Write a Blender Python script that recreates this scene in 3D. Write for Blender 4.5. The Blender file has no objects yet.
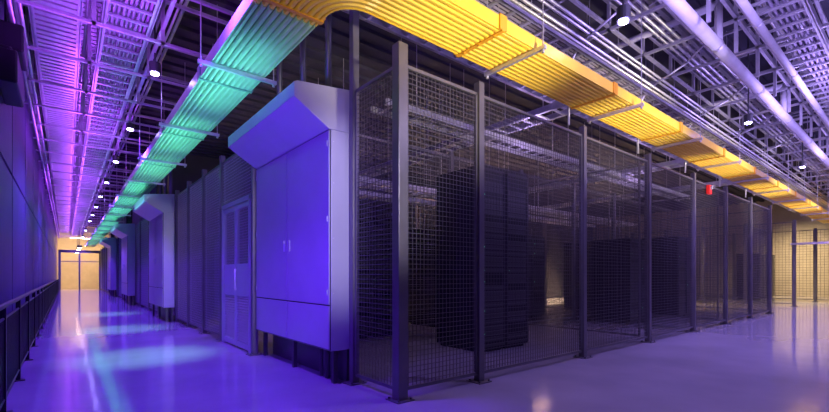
import bpy, math, random, bmesh
from mathutils import Vector, Matrix
random.seed(7)
scene=bpy.context.scene
try:
    scene.view_settings.view_transform='Standard'
    scene.view_settings.look='None'
except Exception as e: print(e)

# ---------------- materials ----------------
def mat(name,col,rough=.5,metal=0.,noise=0.,nscale=8.,emit=None,estr=0.,bump=0.,spec=.5):
    m=bpy.data.materials.new(name); m.use_nodes=True
    nt=m.node_tree; b=nt.nodes['Principled BSDF']
    b.inputs['Base Color'].default_value=(*col,1); b.inputs['Roughness'].default_value=rough
    b.inputs['Metallic'].default_value=metal
    b.inputs['Specular IOR Level'].default_value=spec
    if noise>0 or bump>0:
        tc=nt.nodes.new('ShaderNodeTexCoord'); n=nt.nodes.new('ShaderNodeTexNoise')
        n.inputs['Scale'].default_value=nscale; n.inputs['Detail'].default_value=5
        nt.links.new(tc.outputs['Object'],n.inputs['Vector'])
        if noise>0:
            r=nt.nodes.new('ShaderNodeValToRGB')
            r.color_ramp.elements[0].position=.3; r.color_ramp.elements[1].position=.7
            r.color_ramp.elements[0].color=(*[c*(1-noise) for c in col],1)
            r.color_ramp.elements[1].color=(*[min(1,c*(1+noise)) for c in col],1)
            nt.links.new(n.outputs['Fac'],r.inputs['Fac']); nt.links.new(r.outputs['Color'],b.inputs['Base Color'])
        if bump>0:
            bp=nt.nodes.new('ShaderNodeBump'); bp.inputs['Strength'].default_value=bump
            nt.links.new(n.outputs['Fac'],bp.inputs['Height']); nt.links.new(bp.outputs['Normal'],b.inputs['Normal'])
    if emit:
        b.inputs['Emission Color'].default_value=(*emit,1); b.inputs['Emission Strength'].default_value=estr
    return m
M_floor=mat('epoxy_floor',(.40,.37,.46),.10,0,.10,1.2,bump=.012,spec=1.0)
M_deck=mat('ceiling_deck',(.04,.035,.06),.7,0,.2,2)
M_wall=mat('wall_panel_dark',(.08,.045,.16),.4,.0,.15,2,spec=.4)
M_wallD=mat('wall_dark_grey',(.05,.045,.05),.6,0,.1,2)
M_wallL=mat('wall_light',(.50,.42,.32),.6,0,.08,2)
M_post=mat('powder_coat_grey',(.16,.15,.17),.38,.4,.1,5)
M_wire=mat('mesh_wire',(.12,.11,.13),.45,.4)
M_wireL=mat('mesh_wire_violet_lit',(.34,.32,.40),.45,.4)  # paler copy of the cage wire: violet corridor light put into the colour
M_cab=mat('cabinet_enamel',(.42,.42,.50),.36,.15,.05,2)
M_seam=mat('seam_dark',(.02,.02,.03),.6)
M_galv=mat('galvanised_steel',(.60,.58,.63),.35,.55,.12,9)
M_pipe=mat('pipe_insulation',(.62,.60,.66),.5,0,.08,6)
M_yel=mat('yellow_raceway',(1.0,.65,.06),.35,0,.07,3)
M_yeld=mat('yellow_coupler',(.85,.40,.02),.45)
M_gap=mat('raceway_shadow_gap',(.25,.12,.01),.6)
M_teal=mat('raceway_yellow_teal_lit',(.42,.68,.42),.3,0,.1,3)  # same yellow raceway; teal light on the corridor leg painted into its colour
M_teald=mat('coupler_yellow_teal_lit',(.20,.42,.28),.45)  # yellow coupler with the teal light put into its colour
M_black=mat('rack_black',(.015,.015,.02),.35,.2,.1,5)
M_rackf=mat('rack_front',(.08,.08,.09),.4,.4)
M_red=mat('red_plastic',(.6,.02,.02),.4,emit=(1,.03,.02),estr=.3)
M_lb=mat('lens_blue',(.2,.2,.8),.3,emit=(.40,.32,1),estr=60)
M_lw=mat('lens_warm',(1,.8,.5),.3,emit=(1,.7,.35),estr=18)
M_house=mat('lamp_housing',(.1,.1,.11),.4,.6)
M_led=mat('led_green',(.1,.6,.3),.3,emit=(.2,1,.4),estr=1.5)
M_cable=mat('cable_jacket',(.35,.3,.4),.5)

class B:
    def __init__(s): s.v=[]; s.f=[]
    def box(s,x0,x1,y0,y1,z0,z1):
        i=len(s.v)
        s.v+=[(x0,y0,z0),(x1,y0,z0),(x1,y1,z0),(x0,y1,z0),(x0,y0,z1),(x1,y0,z1),(x1,y1,z1),(x0,y1,z1)]
        s.f+=[(i,i+3,i+2,i+1),(i+4,i+5,i+6,i+7),(i,i+1,i+5,i+4),(i+1,i+2,i+6,i+5),(i+2,i+3,i+7,i+6),(i+3,i,i+4,i+7)]
        return s
    def profY(s,pts,y0,y1):
        n=len(pts); i=len(s.v)
        s.v+=[(p[0],y0,p[1]) for p in pts]+[(p[0],y1,p[1]) for p in pts]
        s.f.append(tuple(range(i,i+n))); s.f.append(tuple(range(i+2*n-1,i+n-1,-1)))
        for k in range(n):
            a=i+k; b=i+(k+1)%n; s.f.append((a,a+n,b+n,b))
        return s
    def cyl(s,p,q,r,n=8):
        p=Vector(p); q=Vector(q); d=(q-p).normalized()
        u=d.orthogonal().normalized(); w=d.cross(u); i=len(s.v)
        for c in (p,q):
            for k in range(n):
                a=2*math.pi*k/n; s.v.append(tuple(c+u*math.cos(a)*r+w*math.sin(a)*r))
        for k in range(n):
            k2=(k+1)%n; s.f.append((i+k,i+k2,i+n+k2,i+n+k))
        s.f.append(tuple(i+n-1-k for k in range(n))); s.f.append(tuple(i+n+k for k in range(n)))
        return s
    def path(s,pts,r,n=8):
        for a,b in zip(pts[:-1],pts[1:]): s.cyl(a,b,r,n)
        return s
    def sweep(s,path,prof):
        n=len(prof); i=len(s.v); P=[Vector(p) for p in path]; L=len(P)
        for k,p in enumerate(P):
            t=Vector((0,0))
            if k>0: t+=(p-P[k-1]).normalized()
            if k<L-1: t+=(P[k+1]-p).normalized()
            t.normalize(); nr=Vector((-t.y,t.x))
            for (o,z) in prof:
                w=p+nr*o; s.v.append((w.x,w.y,z))
        for k in range(L-1):
            for j in range(n):
                a=i+k*n+j; b=i+k*n+(j+1)%n
                s.f.append((a,b,b+n,a+n))
        s.f.append(tuple(range(i,i+n))); s.f.append(tuple(range(i+(L-1)*n+n-1,i+(L-1)*n-1,-1)))
        return s
    def obj(s,name,m,parent=None,bevel=0,smooth=False):
        me=bpy.data.meshes.new(name); me.from_pydata(s.v,[],s.f); me.update()
        bm=bmesh.new(); bm.from_mesh(me); bmesh.ops.recalc_face_normals(bm,faces=bm.faces); bm.to_mesh(me); bm.free()
        o=bpy.data.objects.new(name,me); scene.collection.objects.link(o); me.materials.append(m)
        if parent: o.parent=parent
        if bevel:
            b=o.modifiers.new('bevel','BEVEL'); b.width=bevel; b.segments=2; b.limit_method='ANGLE'
        if smooth:
            for p in me.polygons: p.use_smooth=len(p.vertices)==4
        return o
def empty(name,loc=(0,0,0)):
    e=bpy.data.objects.new(name,None); e.empty_display_size=.2; scene.collection.objects.link(e); return e

ZC=5.6; ZR=ZC-.06
# ---------------- room shell ----------------
B().box(-.75,32,-4,48,-.15,0).obj('floor',M_floor)
cb=B().box(-.75,32,-4,48,ZC,ZC+.2)
for k in range(130):
    y=-4+k*.4; cb.box(-.6,32,y,y+.16,ZC-.06,ZC)
cb.obj('ceiling',M_deck)
wl=B().box(-.75,-.6,-4,48,0,ZC)
for k in range(22):
    y=-3.9+k*2.4
    wl.box(-.6,-.575,y+.02,y+2.36,.12,2.55); wl.box(-.6,-.575,y+.02,y+2.36,2.6,ZC-.07)
wl.obj('wall_left',M_wall)
B().box(-.6,32,-4.15,-4,0,ZC).obj('wall_front',M_wallD)
B().box(32,32.15,-4,48,0,ZC).obj('wall_right',M_wallL)
B().box(-.6,32,48,48.15,0,ZC).obj('wall_back',M_wallL)
B().box(2.9,32,17,17.15,0,ZC).obj('wall_inner',M_wallD)
B().box(2.9,3.0,17.15,46,0,ZC).obj('wall_corridor',M_wall)
B().box(-.575,-.56,-4,48,0,.1).obj('baseboard_left',M_seam)

# ---------------- security cage ----------------
cage=empty('security_cage')
H=3.36; YF=3.25; XL=2.48
px=[2.48,3.6,5.83,8.06,10.3,12.5,14.7,16.9]
posts=B(); plates=B(); rails=B(); wires=B()
def post(x,y,h=H,w=.042):
    posts.box(x-w,x+w,y-w,y+w,0,h); plates.box(x-.1,x+.1,y-.1,y+.1,0,.012)
    for a in (-.075,.075):
        for b in (-.075,.075): plates.cyl((x+a,y+b,.01),(x+a,y+b,.03),.012,6)
R0=.0024
def meshX(x0,x1,y,z0=.1,z1=3.22,s=.05,r=R0,fr=.016):
    x0+=.05; x1-=.05
    n=int((x1-x0)/s)
    for k in range(n+1):
        x=x0+(x1-x0)*k/n; wires.box(x-r,x+r,y-r,y+r,z0,z1)
    n=int((z1-z0)/s)
    for k in range(n+1):
        z=z0+(z1-z0)*k/n; wires.box(x0,x1,y-r-.003,y+r-.003,z-r,z+r)
    rails.box(x0,x1,y-fr,y+fr,z0-fr,z0+fr); rails.box(x0,x1,y-fr,y+fr,z1-fr,z1+fr)
    rails.box(x0-.01,x0+.02,y-fr,y+fr,z0,z1); rails.box(x1-.02,x1+.01,y-fr,y+fr,z0,z1)
def meshY(x,y0,y1,z0=.1,z1=3.22,s=.05,r=R0,fr=.016):
    y0+=.05; y1-=.05
    n=int((y1-y0)/s)
    for k in range(n+1):
        y=y0+(y1-y0)*k/n; wires.box(x-r,x+r,y-r,y+r,z0,z1)
    n=int((z1-z0)/s)
    for k in range(n+1):
        z=z0+(z1-z0)*k/n; wires.box(x-r-.003,x+r-.003,y0,y1,z-r,z+r)
    rails.box(x-fr,x+fr,y0,y1,z0-fr,z0+fr); rails.box(x-fr,x+fr,y0,y1,z1-fr,z1+fr)
    rails.box(x-fr,x+fr,y0-.01,y0+.02,z0,z1); rails.box(x-fr,x+fr,y1-.02,y1+.01,z0,z1)
def finish(e,mw=None):
    posts.obj('posts',M_post,e,bevel=.004); plates.obj('base_plates',M_post,e)
    rails.obj('rails',M_post,e); wires.obj('wire_mesh',mw or M_wire,e)
for i,x in enumerate(px):
    post(x,YF,H if i else H+.05,.042 if i else .055)
for a,b in zip(px[:-1],px[1:]): meshX(a,b,YF)
post(XL,4.09,ZR,.04)
meshY(XL,YF,4.09)
ys=[3.25,5.4,7.6,9.8,12]
for y in ys[1:]: post(16.9,y)
for a,b in zip(ys[:-1],ys[1:]): meshY(16.9,a,b,s=.1)
for x in (3.6,5.83,8.06,10.3,12.5,14.7): post(x,6.0,3.6); post(x,9.8,3.6)
for a,b in zip(px[1:-1],px[2:]):
    meshX(a,b,6.0,s=.08,z1=3.5); meshX(a,b,9.8,s=.1,z1=3.5)
for x in (8.06,12.5): meshY(x,3.35,5.9,s=.08); meshY(x,6.1,9.7,s=.1)
finish(cage)
cage2=empty('security_cage')
posts=B(); plates=B(); rails=B(); wires=B()
XF=2.2
yl=[8.2,9.5,10.9,12.25]
for y in yl: post(XF,y)
post(XF,6.5)
for a,b in zip(yl[:-1],yl[1:]): meshY(XF,a,b,r=.003)
y=14.7
while y<44:
    post(XF,y); y2=y+2.2
    meshY(XF,y,y2,s=.08,r=.004); y=y2
meshY(XF,6.5,8.2,2.45,3.22,r=.003)
finish(cage2,M_wireL)
cage3=empty('security_cage')
posts=B(); plates=B(); rails=B(); wires=B()
yy=[1.2,2.3,3.4,4.9,6.4,7.9,9.4]
for y in yy: post(21.5,y,3.3,.05)
for a,b in zip(yy[:-1],yy[1:]):
    if a!=2.3: meshY(21.5,a,b,s=.1,r=.003)
for y in (1.2,3.4,6.4,9.4): post(26,y,3.3,.05)
for a,b in ((1.2,3.4),(3.4,6.4),(6.4,9.4)): meshY(26,a,b,s=.12,r=.005)
for a in (21.5,23.75): meshX(a,a+2.25,4.9,s=.12,r=.004)
finish(cage3)
e=empty('sliding_cage_gate')
B().box(21.40,21.44,1.3,1.36,.05,2.3).box(21.40,21.44,2.2,2.26,.05,2.3).box(21.40,21.44,1.3,2.26,2.25,2.31).box(21.40,21.44,1.3,2.26,.05,.12).box(21.40,21.44,1.3,2.26,1.05,1.12).obj('frame',M_post,e)
g=B()
for k in range(12): g.box(21.415,21.425,1.36+.07*k,1.368+.07*k,.12,2.25)
g.obj('bars',M_post,e)
B().box(21.38,21.42,1.2,3.5,2.34,2.42).obj('track',M_galv,e)

# ---------------- corridor cage door ----------------
def door(y0,y1,x):
    e=empty('louvered_cage_door'); f=B(); d=B(); g=B(); h=B(); w=B()
    f.box(x-.04,x+.04,y0,y0+.06,0,2.42).box(x-.04,x+.04,y1-.06,y1,0,2.42).box(x-.04,x+.04,y0,y1,2.36,2.43)
    ym=(y0+y1)/2
    for a,b in ((y0+.07,ym-.01),(ym+.01,y1-.07)):
        d.box(x-.025,x+.025,a,a+.045,.03,2.34).box(x-.025,x+.025,b-.045,b,.03,2.34)
        d.box(x-.025,x+.025,a+.045,b-.045,.03,.12).box(x-.025,x+.025,a+.045,b-.045,2.28,2.34)
        d.box(x-.025,x+.025,a+.045,b-.045,.86,1.38)
        for k in range(17):
            z=.14+k*.043; g.profY([(x-.02,z),(x-.016,z-.004),(x+.02,z+.024),(x+.016,z+.028)],a+.045,b-.045)
        n=16
        for k in range(n):
            yy=a+.05+(b-a-.1)*k/(n-1); w.box(x-.003,x+.003,yy-.003,yy+.003,1.38,2.28)
        for k in range(20):
            z=1.42+k*.044; w.box(x-.003,x+.003,a+.045,b-.045,z-.003,z+.003)
    h.cyl((x-.05,ym-.06,.95),(x-.05,ym-.06,1.3),.012).cyl((x-.05,ym-.06,.97),(x-.02,ym-.06,.97),.01).cyl((x-.05,ym-.06,1.28),(x-.02,ym-.06,1.28),.01)
    f.obj('frame',M_cab,e); d.obj('leaves',M_cab,e,bevel=.003); g.obj('louvres',M_cab,e); w.obj('upper_mesh',M_wireL,e); h.obj('handle',M_galv,e)
door(6.6,8.1,XF)

# ---------------- air handling cabinets ----------------
def cabinet(y0,y1,xf,xb):
    e=empty('air_handling_cabinet')
    B().box(xf+.02,xb,y0,y1,.37,2.78).obj('body',M_cab,e,bevel=.008)
    n=2; d=B(); w=(y1-y0)/n
    for k in range(n):
        a=y0+k*w+.012; c=y0+(k+1)*w-.012
        d.box(xf,xf+.025,a,c,.39,.86); d.box(xf,xf+.025,a,c,.875,2.77)
    d.obj('door_panels',M_cab,e,bevel=.005)
    sm=B().box(xf+.012,xf+.022,y0+.005,y1-.005,.38,2.775); sm.obj('panel_gaps',M_seam,e)
    s=B()
    for k in range(n):
        yy=y0+(k+1)*w-.09 if k==0 else y0+k*w+.09
        s.box(xf-.014,xf+.002,yy-.013,yy+.013,1.5,1.64)
        for z in (.98,1.78,2.6):
            ye=y0+.04 if k==0 else y1-.04
            s.cyl((xf-.006,ye,z),(xf-.006,ye,z+.06),.007,8)
    s.obj('latches',M_cab,e)
    o=xf-.40
    B().profY([(xf,2.78),(o,3.03),(o,3.18),(o+.04,3.2),(xb,3.27),(xb,2.78)],y0,y1).obj('hood',M_cab,e,bevel=.006)
    r=B()
    yy=y0+w; r.profY([(xf-.003,2.782),(o-.003,3.032),(o-.003,3.036),(xf,2.79)],yy-.004,yy+.004)
    r.obj('hood_seams',M_seam,e)
    v=B()
    for z in (.5,1.0,1.6,2.2,2.65):
        for x in (xf+.05,xb-.04): v.cyl((x,y0-.003,z),(x,y0+.004,z),.006,8)
    v.obj('side_screws',M_galv,e)
    f=B()
    f.box(xb-.06,xb-.02,y0+.04,y1-.04,0,.37)
    for yy in (y0+.08,(y0+y1)/2,y1-.1): f.box(xf+.08,xf+.13,yy-.025,yy+.025,0,.37)
    f.cyl((xf+.16,y0+.35,0),(xf+.16,y0+.35,.37),.03).cyl((xf+.16,y0+.5,0),(xf+.16,y0+.5,.37),.022)
    f.obj('legs_and_drain_pipes',M_house,e)
    t=B()
    for yy in (y0+.4,y0+1.1,y1-.4): t.cyl((xb-.1,yy,3.2),(xb-.1,yy,ZR),.04,10)
    t.obj('riser_pipes',M_house,e,smooth=True)
cabinet(4.14,6.43,2.2,2.5)
cabinet(12.32,14.6,1.88,2.15)
cabinet(20.3,22.6,1.88,2.15)
cabinet(28.5,30.8,1.88,2.15)

# ---------------- raceway tray ----------------
Yc,Xc=2.845,1.49; hw=.275; zt=3.5
R=.55
pathA=[(26,Yc),(20,Yc),(14,Yc),(8,Yc),(4,Yc),(Xc+R,Yc)]
for k in range(1,9):
    a=math.radians(90*k/8)
    pathA.append((Xc+R-R*math.sin(a), Yc+R-R*math.cos(a)))
pathA.append((Xc,3.6))
pathB=[(Xc,y) for y in (3.62,6,12,20,30,44)]
def raceway(path,m,md,mg,cpX,cpY,trs):
    e=empty('fiber_cable_raceway')
    t=B(); n=9
    for k in range(n):
        c=-hw+hw/n+2*hw*k/n; w=hw/n-.006
        t.sweep(path,[(c-w+.012,zt-.020),(c+w-.012,zt-.020),(c+w,zt),(c+w,zt+.035),(c-w,zt+.035),(c-w,zt)])
    t.obj('channels',m,e)
    t=B()
    for sg in (-1,1):
        o=sg*(hw+.008)
        t.sweep(path,[(o-.006,zt-.02),(o+.006,zt-.02),(o+.006,zt+.11),(o-.006,zt+.11)])
    t.obj('side_walls',m,e)
    t=B(); t.sweep(path,[(-hw,zt+.02),(hw,zt+.02),(hw,zt+.06),(-hw,zt+.06)]); t.obj('gap_shade',mg,e)  # dark slab above the channels, paints shade into the gaps between them
    cp=B()
    for x in cpX:
        cp.box(x-.02,x+.02,Yc-hw-.03,Yc+hw+.03,zt-.032,zt-.02)
        for yy in (Yc-.2,Yc,Yc+.2): cp.cyl((x,yy,zt-.04),(x,yy,zt-.03),.014,8)
        cp.box(x-.05,x+.05,Yc-hw-.03,Yc-hw-.012,zt-.02,zt+.12).box(x-.05,x+.05,Yc+hw+.012,Yc+hw+.03,zt-.02,zt+.12)
    for y in cpY:
        cp.box(Xc-hw-.03,Xc+hw+.03,y-.02,y+.02,zt-.032,zt-.02)
        cp.box(Xc-hw-.03,Xc-hw-.012,y-.05,y+.05,zt-.02,zt+.12).box(Xc+hw+.012,Xc+hw+.03,y-.05,y+.05,zt-.02,zt+.12)
    cp.obj('couplers',md,e)
    tr=B()
    for (ax,p) in trs:
        z=zt-.032
        if ax=='X':
            y0,y1=Yc-.42,Yc+.36
            tr.box(p-.018,p+.018,y0,y1,z-.04,z)
            for q in (y0+.03,y1-.03): tr.cyl((p,q,z-.07),(p,q,ZR),.006,6); tr.cyl((p,q,z-.07),(p,q,z-.045),.016,6)
        else:
            x0,x1=Xc-.42,Xc+.42
            tr.box(x0,x1,p-.018,p+.018,z-.04,z)
            for q in (x0+.03,x1-.03): tr.cyl((q,p,z-.07),(q,p,ZR),.006,6); tr.cyl((q,p,z-.07),(q,p,z-.045),.016,6)
    tr.obj('trapeze_hangers',M_galv,e)
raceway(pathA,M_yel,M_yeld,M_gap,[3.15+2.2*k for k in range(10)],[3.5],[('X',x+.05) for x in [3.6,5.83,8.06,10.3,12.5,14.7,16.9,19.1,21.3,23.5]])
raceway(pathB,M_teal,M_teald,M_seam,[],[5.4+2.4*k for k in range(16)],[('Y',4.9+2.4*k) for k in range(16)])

# ---------------- overhead ladders / conduits ----------------
def rods(b,x,y,z): b.cyl((x,y,z),(x,y,ZR),.007,6)
def ladderX(l,y0,y1,z,x0,x1,h=.1,step=.3):
    l.box(x0,x1,y0-.012,y0+.012,z,z+h); l.box(x0,x1,y1-.012,y1+.012,z,z+h)
    l.box(x0,x1,y0,y0+.04,z,z+.01); l.box(x0,x1,y1-.04,y1,z,z+.01)
    n=int((x1-x0)/step)
    for k in range(n): x=x0+(k+.5)*step; l.box(x-.02,x+.02,y0,y1,z+.01,z+.035)
    x=x0+.6
    while x<x1:
        rods(l,x,y0,z); rods(l,x,y1,z); x+=2.2
def ladderY(l,x0,x1,z,y0,y1,h=.1,step=.3,w=.02):
    l.box(x0-.012,x0+.012,y0,y1,z,z+h); l.box(x1-.012,x1+.012,y0,y1,z,z+h)
    l.box(x0,x0+.04,y0,y1,z,z+.01); l.box(x1-.04,x1,y0,y1,z,z+.01)
    n=int((y1-y0)/step)
    for k in range(n): y=y0+(k+.5)*step; l.box(x0,x1,y-w,y+w,z+.01,z+.035)
    y=y0+.6
    while y<y1:
        rods(l,x0,y,z); rods(l,x1,y,z); y+=2.2
for args in ((3.05,3.55,4.25),(1.0,1.55,4.55),(.0,.45,4.3),(3.9,4.4,4.3),(2.5,2.9,5.0)):
    e=empty('cable_ladder'); l=B(); ladderX(l,*args,2 if args[0]<2 else 1.5,28); l.obj('rails_and_rungs',M_galv,e)
    c=B()
    for k in range(5):
        yy=args[0]+.07+k*.06; c.cyl((2.2,yy,args[2]+.06),(28,yy,args[2]+.06),.018,6)
    c.obj('cable_bundle',M_cable,e)
for (y0,y1,z) in ((5.2,5.6,3.75),(7.0,7.5,3.0),(8.6,9.0,3.1)):
    e=empty('cable_ladder'); l=B(); ladderX(l,y0,y1,z,3.7,16.4); l.obj('rails_and_rungs',M_galv,e)
for x0 in (6.1,11.4,14.9):
    e=empty('cable_ladder'); l=B(); ladderY(l,x0,x0+.4,3.88,3.5,16); l.obj('rails_and_rungs',M_galv,e)
lad3=empty('cable_ladder'); l=B()
ladderY(l,.35,.85,4.35,.5,44)
l.obj('rails_and_rungs',M_galv,lad3)
c=B()
for k in range(9):
    x=.40+k*.05; c.cyl((x,.5,4.41+.012*(k%3)),(x,44,4.41+.012*(k%2)),.018,6)
c.obj('cable_bundle',M_cable,lad3)
lad4=empty('cable_ladder'); l=B()
ladderY(l,-.35,.15,4.5,.5,44,step=.14,w=.045)
l.obj('perforated_bottom',M_galv,lad4)
lad5=empty('cable_ladder'); l=B()
ladderY(l,-.3,.9,5.05,.5,44,step=.14,w=.055)
l.obj('perforated_bottom',M_galv,lad5)

con=empty('conduit_bank'); cc=B()
for y,z,r in [(2.1,4.72,.022),(2.17,4.72,.022),(2.24,4.72,.018),(2.5,4.85,.025),(2.6,4.85,.025),(2.68,4.85,.02),(3.68,4.6,.025),(3.76,4.6,.025),(1.3,5.0,.025),(.65,4.85,.025),(.75,4.85,.025),(4.6,4.75,.03),(4.7,4.75,.03),(2.75,4.1,.02),(2.82,4.1,.02),(1.75,4.78,.018),(1.7,5.35,.03),(2.0,5.35,.03),(1.15,5.35,.025),(2.95,4.45,.02),(2.88,4.45,.02)]:
    cc.cyl((1.6,y,z),(30,y,z),r,8)
for x in (5.2,7.4,9.6,11.8,14.0):
    cc.path([(x,2.1,4.72),(x+.2,2.5,4.55),(x+.25,3.1,4.35),(x+.25,3.25,4.1),(x+.25,3.25,3.3)],.016,8)
for x in (4.3,6.2,8.9,10.7,13.3,16.2,19):
    cc.path([(x,2.6,4.85),(x,2.3,4.95),(x,1.3,4.95),(x+.3,1.2,5.0)],.016,8)
    cc.path([(x+.9,1.75,4.78),(x+1.1,1.3,4.9),(x+1.1,.2,4.9)],.016,8)
cc.obj('conduits',M_galv,con,smooth=True)
con=empty('conduit_bank'); cc=B()
for x,z,r in [(1.0,4.75,.022),(1.08,4.75,.022),(1.16,4.75,.018),(1.9,4.25,.025),(1.98,4.25,.025),(2.06,4.25,.02),(1.3,5.0,.025),(.22,4.78,.02),(-.4,4.2,.022),(-.46,4.05,.022),(1.98,3.85,.02)]:
    cc.cyl((x,2.0,z),(x,44,z),r,8)
cc.obj('conduits',M_galv,con,smooth=True)
st=empty('strut_channel_grid'); s=B()
x=2.6
while x<28:
    s.box(x-.02,x+.02,-.5,4.8,4.62,4.66)
    for y in (.2,1.7,2.9,4.6): s.box(x-.02,x+.02,y-.02,y+.02,4.2 if y==1.7 else 4.62,ZR)
    x+=1.1
for y in (-.2,1.7,2.9,4.6): s.box(2.4,28,y-.02,y+.02,4.66,4.70)
for y in (.6,1.1,1.6): s.box(2.4,28,y-.02,y+.02,5.2,5.24)
x=3.1
while x<28:
    s.box(x-.02,x+.02,.3,2.9,5.24,5.28); x+=1.1
s.obj('channels',M_galv,st)
st=empty('strut_channel_grid'); s=B()
y=2.6
while y<44:
    s.box(-.55,2.2,y-.02,y+.02,4.66,4.70); s.box(-.55,2.2,y-.02,y+.02,4.12,4.15)
    for xx in (-.45,.25,.95,2.15): s.box(xx-.02,xx+.02,y-.02,y+.02,4.12,ZR)
    y+=1.2
s.box(-.47,-.43,2.6,44,4.3,4.34); s.box(.93,.97,2.6,44,4.3,4.34)
s.obj('channels',M_galv,st)
pp=empty('chilled_water_pipe'); p=B()
p.cyl((1.5,1.9,4.35),(30,1.9,4.35),.075,20)
p.path([(7.0,1.9,4.35),(7.0,1.9,4.95),(7.0,3.9,4.95)],.05,16)
p.path([(11.0,1.9,4.35),(11.0,1.9,4.95),(11.0,3.9,4.95)],.05,16)
p.cyl((1.5,2.35,5.05),(30,2.35,5.05),.10,20)
p.cyl((1.5,1.45,4.45),(30,1.45,4.45),.045,16)
p.obj('pipe_runs',M_pipe,pp,smooth=True)
p=B()
for x in [2.5+2.2*k for k in range(12)]:
    p.cyl((x-.03,1.9,4.35),(x+.03,1.9,4.35),.086,20); rods(p,x,1.9,4.4); p.cyl((x-.03,2.35,5.05),(x+.03,2.35,5.05),.11,20)
    rods(p,x,2.35,5.1); p.cyl((x-.02,1.45,4.45),(x+.02,1.45,4.45),.055,16); rods(p,x,1.45,4.45)
p.obj('clamps',M_galv,pp)

# ---------------- lamps and added fill lights ----------------
def lamp_fix(x,y,z,m=M_lb,r=.06):
    e=empty('ceiling_spotlight')
    B().cyl((x,y,z+.02),(x,y,z+.16),r+.02,16).cyl((x,y,z+.16),(x,y,ZR),.012,8).obj('housing',M_house,e)
    B().cyl((x,y,z),(x,y,z+.03),r,16).obj('lens',m,e)
def light(kind,loc,col,power,target=None,size=.1,angle=90,blend=.6,sy=None,spread=None):
    L=bpy.data.lights.new(kind.lower()+'_light',kind); L.color=col; L.energy=power
    if kind=='AREA':
        L.size=size
        if sy: L.shape='RECTANGLE'; L.size_y=sy
        if spread: L.spread=math.radians(spread)
    else: L.shadow_soft_size=size
    if kind=='SPOT': L.spot_size=math.radians(angle); L.spot_blend=blend
    o=bpy.data.objects.new(kind.lower()+'_lamp_or_fill',L); scene.collection.objects.link(o); o.location=loc
    if target is not None:
        o.rotation_euler=(Vector(target)-Vector(loc)).to_track_quat('-Z','Y').to_euler()
    return o
BL=(.15,.025,1.0); LV=(.38,.26,1.0); WM=(1,.68,.36)
for i,y in enumerate([3.9,6.9,9.85,12.9,16,19,22,25,28,34,40]):
    lamp_fix(.96,y,4.0,r=.05)
    if i in (0,2,4,6,8,9,10):
        light('SPOT',(.96,y,3.95),BL,650 if i==0 else 1050,(.9,y,0),.05,140,.8)
        light('AREA',(.3,y+1.5,3.4),(.40,.06,1.0),75,(.3,y+1.5,6),.5,sy=2.5)  # unseen uplight added to tint the corridor ceiling trays violet
for y in (7.4,11.4,16): light('SPOT',(.9,y,3.9),(.4,1.0,.85),600,(.9,y,0),.12,34,1)
for i,x in enumerate((4.7,9.6,14.6,19.5)):
    lamp_fix(x,2.15,3.95,r=.05)
    light('SPOT',(x,2.0,3.9),LV,300 if i==0 else 800,(x+.4,.8,0),.1,140,.8)
    light('AREA',(x,.4,3.6),(.46,.34,1.0),150,(x+.5,2.2,6),.5,sy=2)  # added uplight, no fixture: brightens the services over the aisle
light('SPOT',(-.3,3.0,1.9),(.13,.025,1.0),460,(2.2,5.4,1.9),.1,85,.8)  # blue flood out of view, added for the cabinet front and hood slope
light('SPOT',(2.15,.2,2.7),(.88,.80,1.0),520,(2.32,4.1,1.9),.1,34,.8)  # added off-view spot that lightens the cabinet side face
for x in (3.0,6.5,10.5,14.5,19): light('SPOT',(x,-.6,1.6),(1,.88,.62),1050,(x+.2,Yc,3.5),.1,44,.9)  # warm uplights without fixtures, added out of view to brighten the yellow raceway
light('SPOT',(.1,.6,2.0),(1,.86,.6),150,(2.0,2.9,3.5),.1,42,.9)  # added warm fill beside the camera for the raceway corner
y=4.3
while y<40:
    light('AREA',(Xc-.1,y+1,2.95),(.18,.85,.75),8.5,(Xc-.1,y+1,4),.1,sy=2,spread=130); y+=2.6  # unseen teal strips added beneath the corridor leg to colour its underside
for x in (5,8.5,12,15.5,19,22.5): light('AREA',(x,11.2,2.2),WM,110 if x<12 else 480,(x,11.2,0),2.4,sy=.4,spread=70)
for x,y in ((4.2,9.2),(9,9.2),(13.5,9.2)): light('AREA',(x,y,3.6),(1,.55,.4),22,(x,y,0),.6,sy=.6)  # added warm fill inside the cage, no fixture
for x,y in ((7,5.0),(12,5.0)): light('AREA',(x,y,3.3),(.6,.42,1.0),20,(x,y,6),.5,sy=.5)  # added lavender uplight, gives the cage overhead a purple tone
for x,y in ((4.2,5.4),(7.3,5.4),(11.6,5.2)): light('AREA',(x,y,3.6),(.75,.5,.8),7,(x,y,0),.5,sy=.5)  # faint fill added near the front racks, no fixture
light('AREA',(19.5,7,4.2),WM,130,(19.5,6,0),1.5,sy=1.5,spread=110)
light('AREA',(24,3.2,3.9),(1,.8,.55),130,(24,3.4,0),1.5,sy=2.5,spread=90)
light('AREA',(29,5,3.9),(1,.78,.45),170,(31,4.5,0),1.5,sy=2.5,spread=120)
light('AREA',(1,43,3.8),(1,.66,.33),700,(1,46,.6),1.5,sy=1.0)
for y in (36,39,42,45): lamp_fix(.7,y,3.0,M_lw,.12)
pf=empty('corridor_portal_frame'); f=B()
for y in (41.5,):
    f.box(-.45,-.3,y,y+.15,0,2.9).box(.75,.85,y,y+.15,0,2.9).box(2.0,2.1,y,y+.15,0,2.9).box(-.45,2.1,y,y+.15,2.9,3.1).box(-.45,2.1,y+.03,y+.12,2.2,2.26)
f.obj('frame',M_post,pf)

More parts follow.
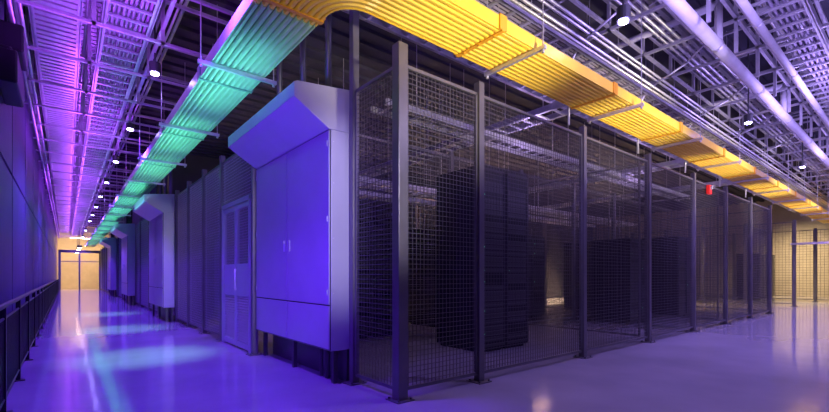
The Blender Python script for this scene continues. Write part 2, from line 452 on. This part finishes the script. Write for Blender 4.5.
# ---------------- left handrail ----------------
gr=empty('guard_rail'); g=B()
xr=-.42
g.cyl((xr,.5,.93),(xr,40,.93),.022,10); g.cyl((xr,.5,.12),(xr,40,.12),.015,8); g.cyl((xr,.5,.82),(xr,40,.82),.012,8)
y=.6
while y<40: g.box(xr-.02,xr+.02,y-.02,y+.02,0,.93); g.box(xr-.06,xr+.06,y-.05,y+.05,0,.01); y+=1.5
y=.6
while y<30: g.box(xr-.006,xr+.006,y-.006,y+.006,.12,.82); y+=.05
g.obj('rails_and_balusters',M_black,gr)
wb=empty('wall_equipment_bracket')
B().box(-.575,-.40,6.2,7.1,3.25,3.6).box(-.575,-.36,6.35,6.95,3.65,3.95).box(-.575,-.45,6.3,7.0,3.58,3.67).obj('box',M_black,wb,bevel=.02)
B().cyl((-.52,6.65,3.9),(-.52,6.65,4.6),.02,8).obj('conduit',M_black,wb)

# ---------------- racks in cage ----------------
def rack_row(x,y,n,h=2.1,w=.6,d=1.0):
    e=empty('server_rack')
    a=B(); f=B(); p=B(); q=B()
    for j in range(n):
        X=x+j*w
        a.box(X+.004,X+w-.004,y,y+d,.04,h)
        f.box(X+.02,X+.05,y-.015,y,.08,h-.04).box(X+w-.05,X+w-.02,y-.015,y,.08,h-.04).box(X+.02,X+w-.02,y-.015,y,h-.08,h-.04).box(X+.02,X+w-.02,y-.015,y,.08,.12)
        nn=int((h-.3)/.09)
        for k in range(nn):
            if random.random()<.75: f.box(X+.06,X+w-.06,y-.01,y,.16+k*.09,.16+k*.09+.07)
            if random.random()<.12: q.box(X+.08,X+.09,y-.014,y-.01,.19+k*.09,.2+k*.09)
        p.box(X+.05,X+w-.05,y+.05,y+d-.05,0,.04)
    a.obj('enclosures',M_black,e,bevel=.006); f.obj('front_units',M_rackf,e); p.obj('plinths',M_black,e)
    if q.v: q.obj('status_leds',M_led,e)
rack_row(4.9,4.4,2,2.9)
rack_row(10.6,4.7,2); rack_row(13.4,4.6,2,2.3)
rack_row(3.9,6.8,2,2.3); rack_row(6.5,7.2,3,2.3); rack_row(9.6,7.2,2,2.3); rack_row(13.4,7.2,3,2.3)
rack_row(3.4,12.6,20,2.4); rack_row(17.6,12.6,14,2.4)
rack_row(27.2,5.6,5,2.3)

fa=empty('fire_alarm_strobe')
B().box(11.0,11.16,YF-.10,YF-.03,3.0,3.2).obj('body',M_red,fa,bevel=.01)
B().box(11.04,11.12,YF-.13,YF-.10,3.1,3.17).obj('strobe_lens',M_cab,fa)

w=bpy.data.worlds.new('world'); scene.world=w; w.use_nodes=True
w.node_tree.nodes['Background'].inputs[0].default_value=(.25,.15,.8,1); w.node_tree.nodes['Background'].inputs[1].default_value=.02
cam=bpy.data.cameras.new('camera'); co=bpy.data.objects.new('camera',cam); scene.collection.objects.link(co)
co.location=(0,0,1.2); co.rotation_euler=(math.radians(90),0,-math.radians(39.29))
cam.sensor_width=36; cam.lens=36*425.9/829; cam.shift_y=69/829; cam.clip_start=.02; cam.clip_end=200
scene.camera=co
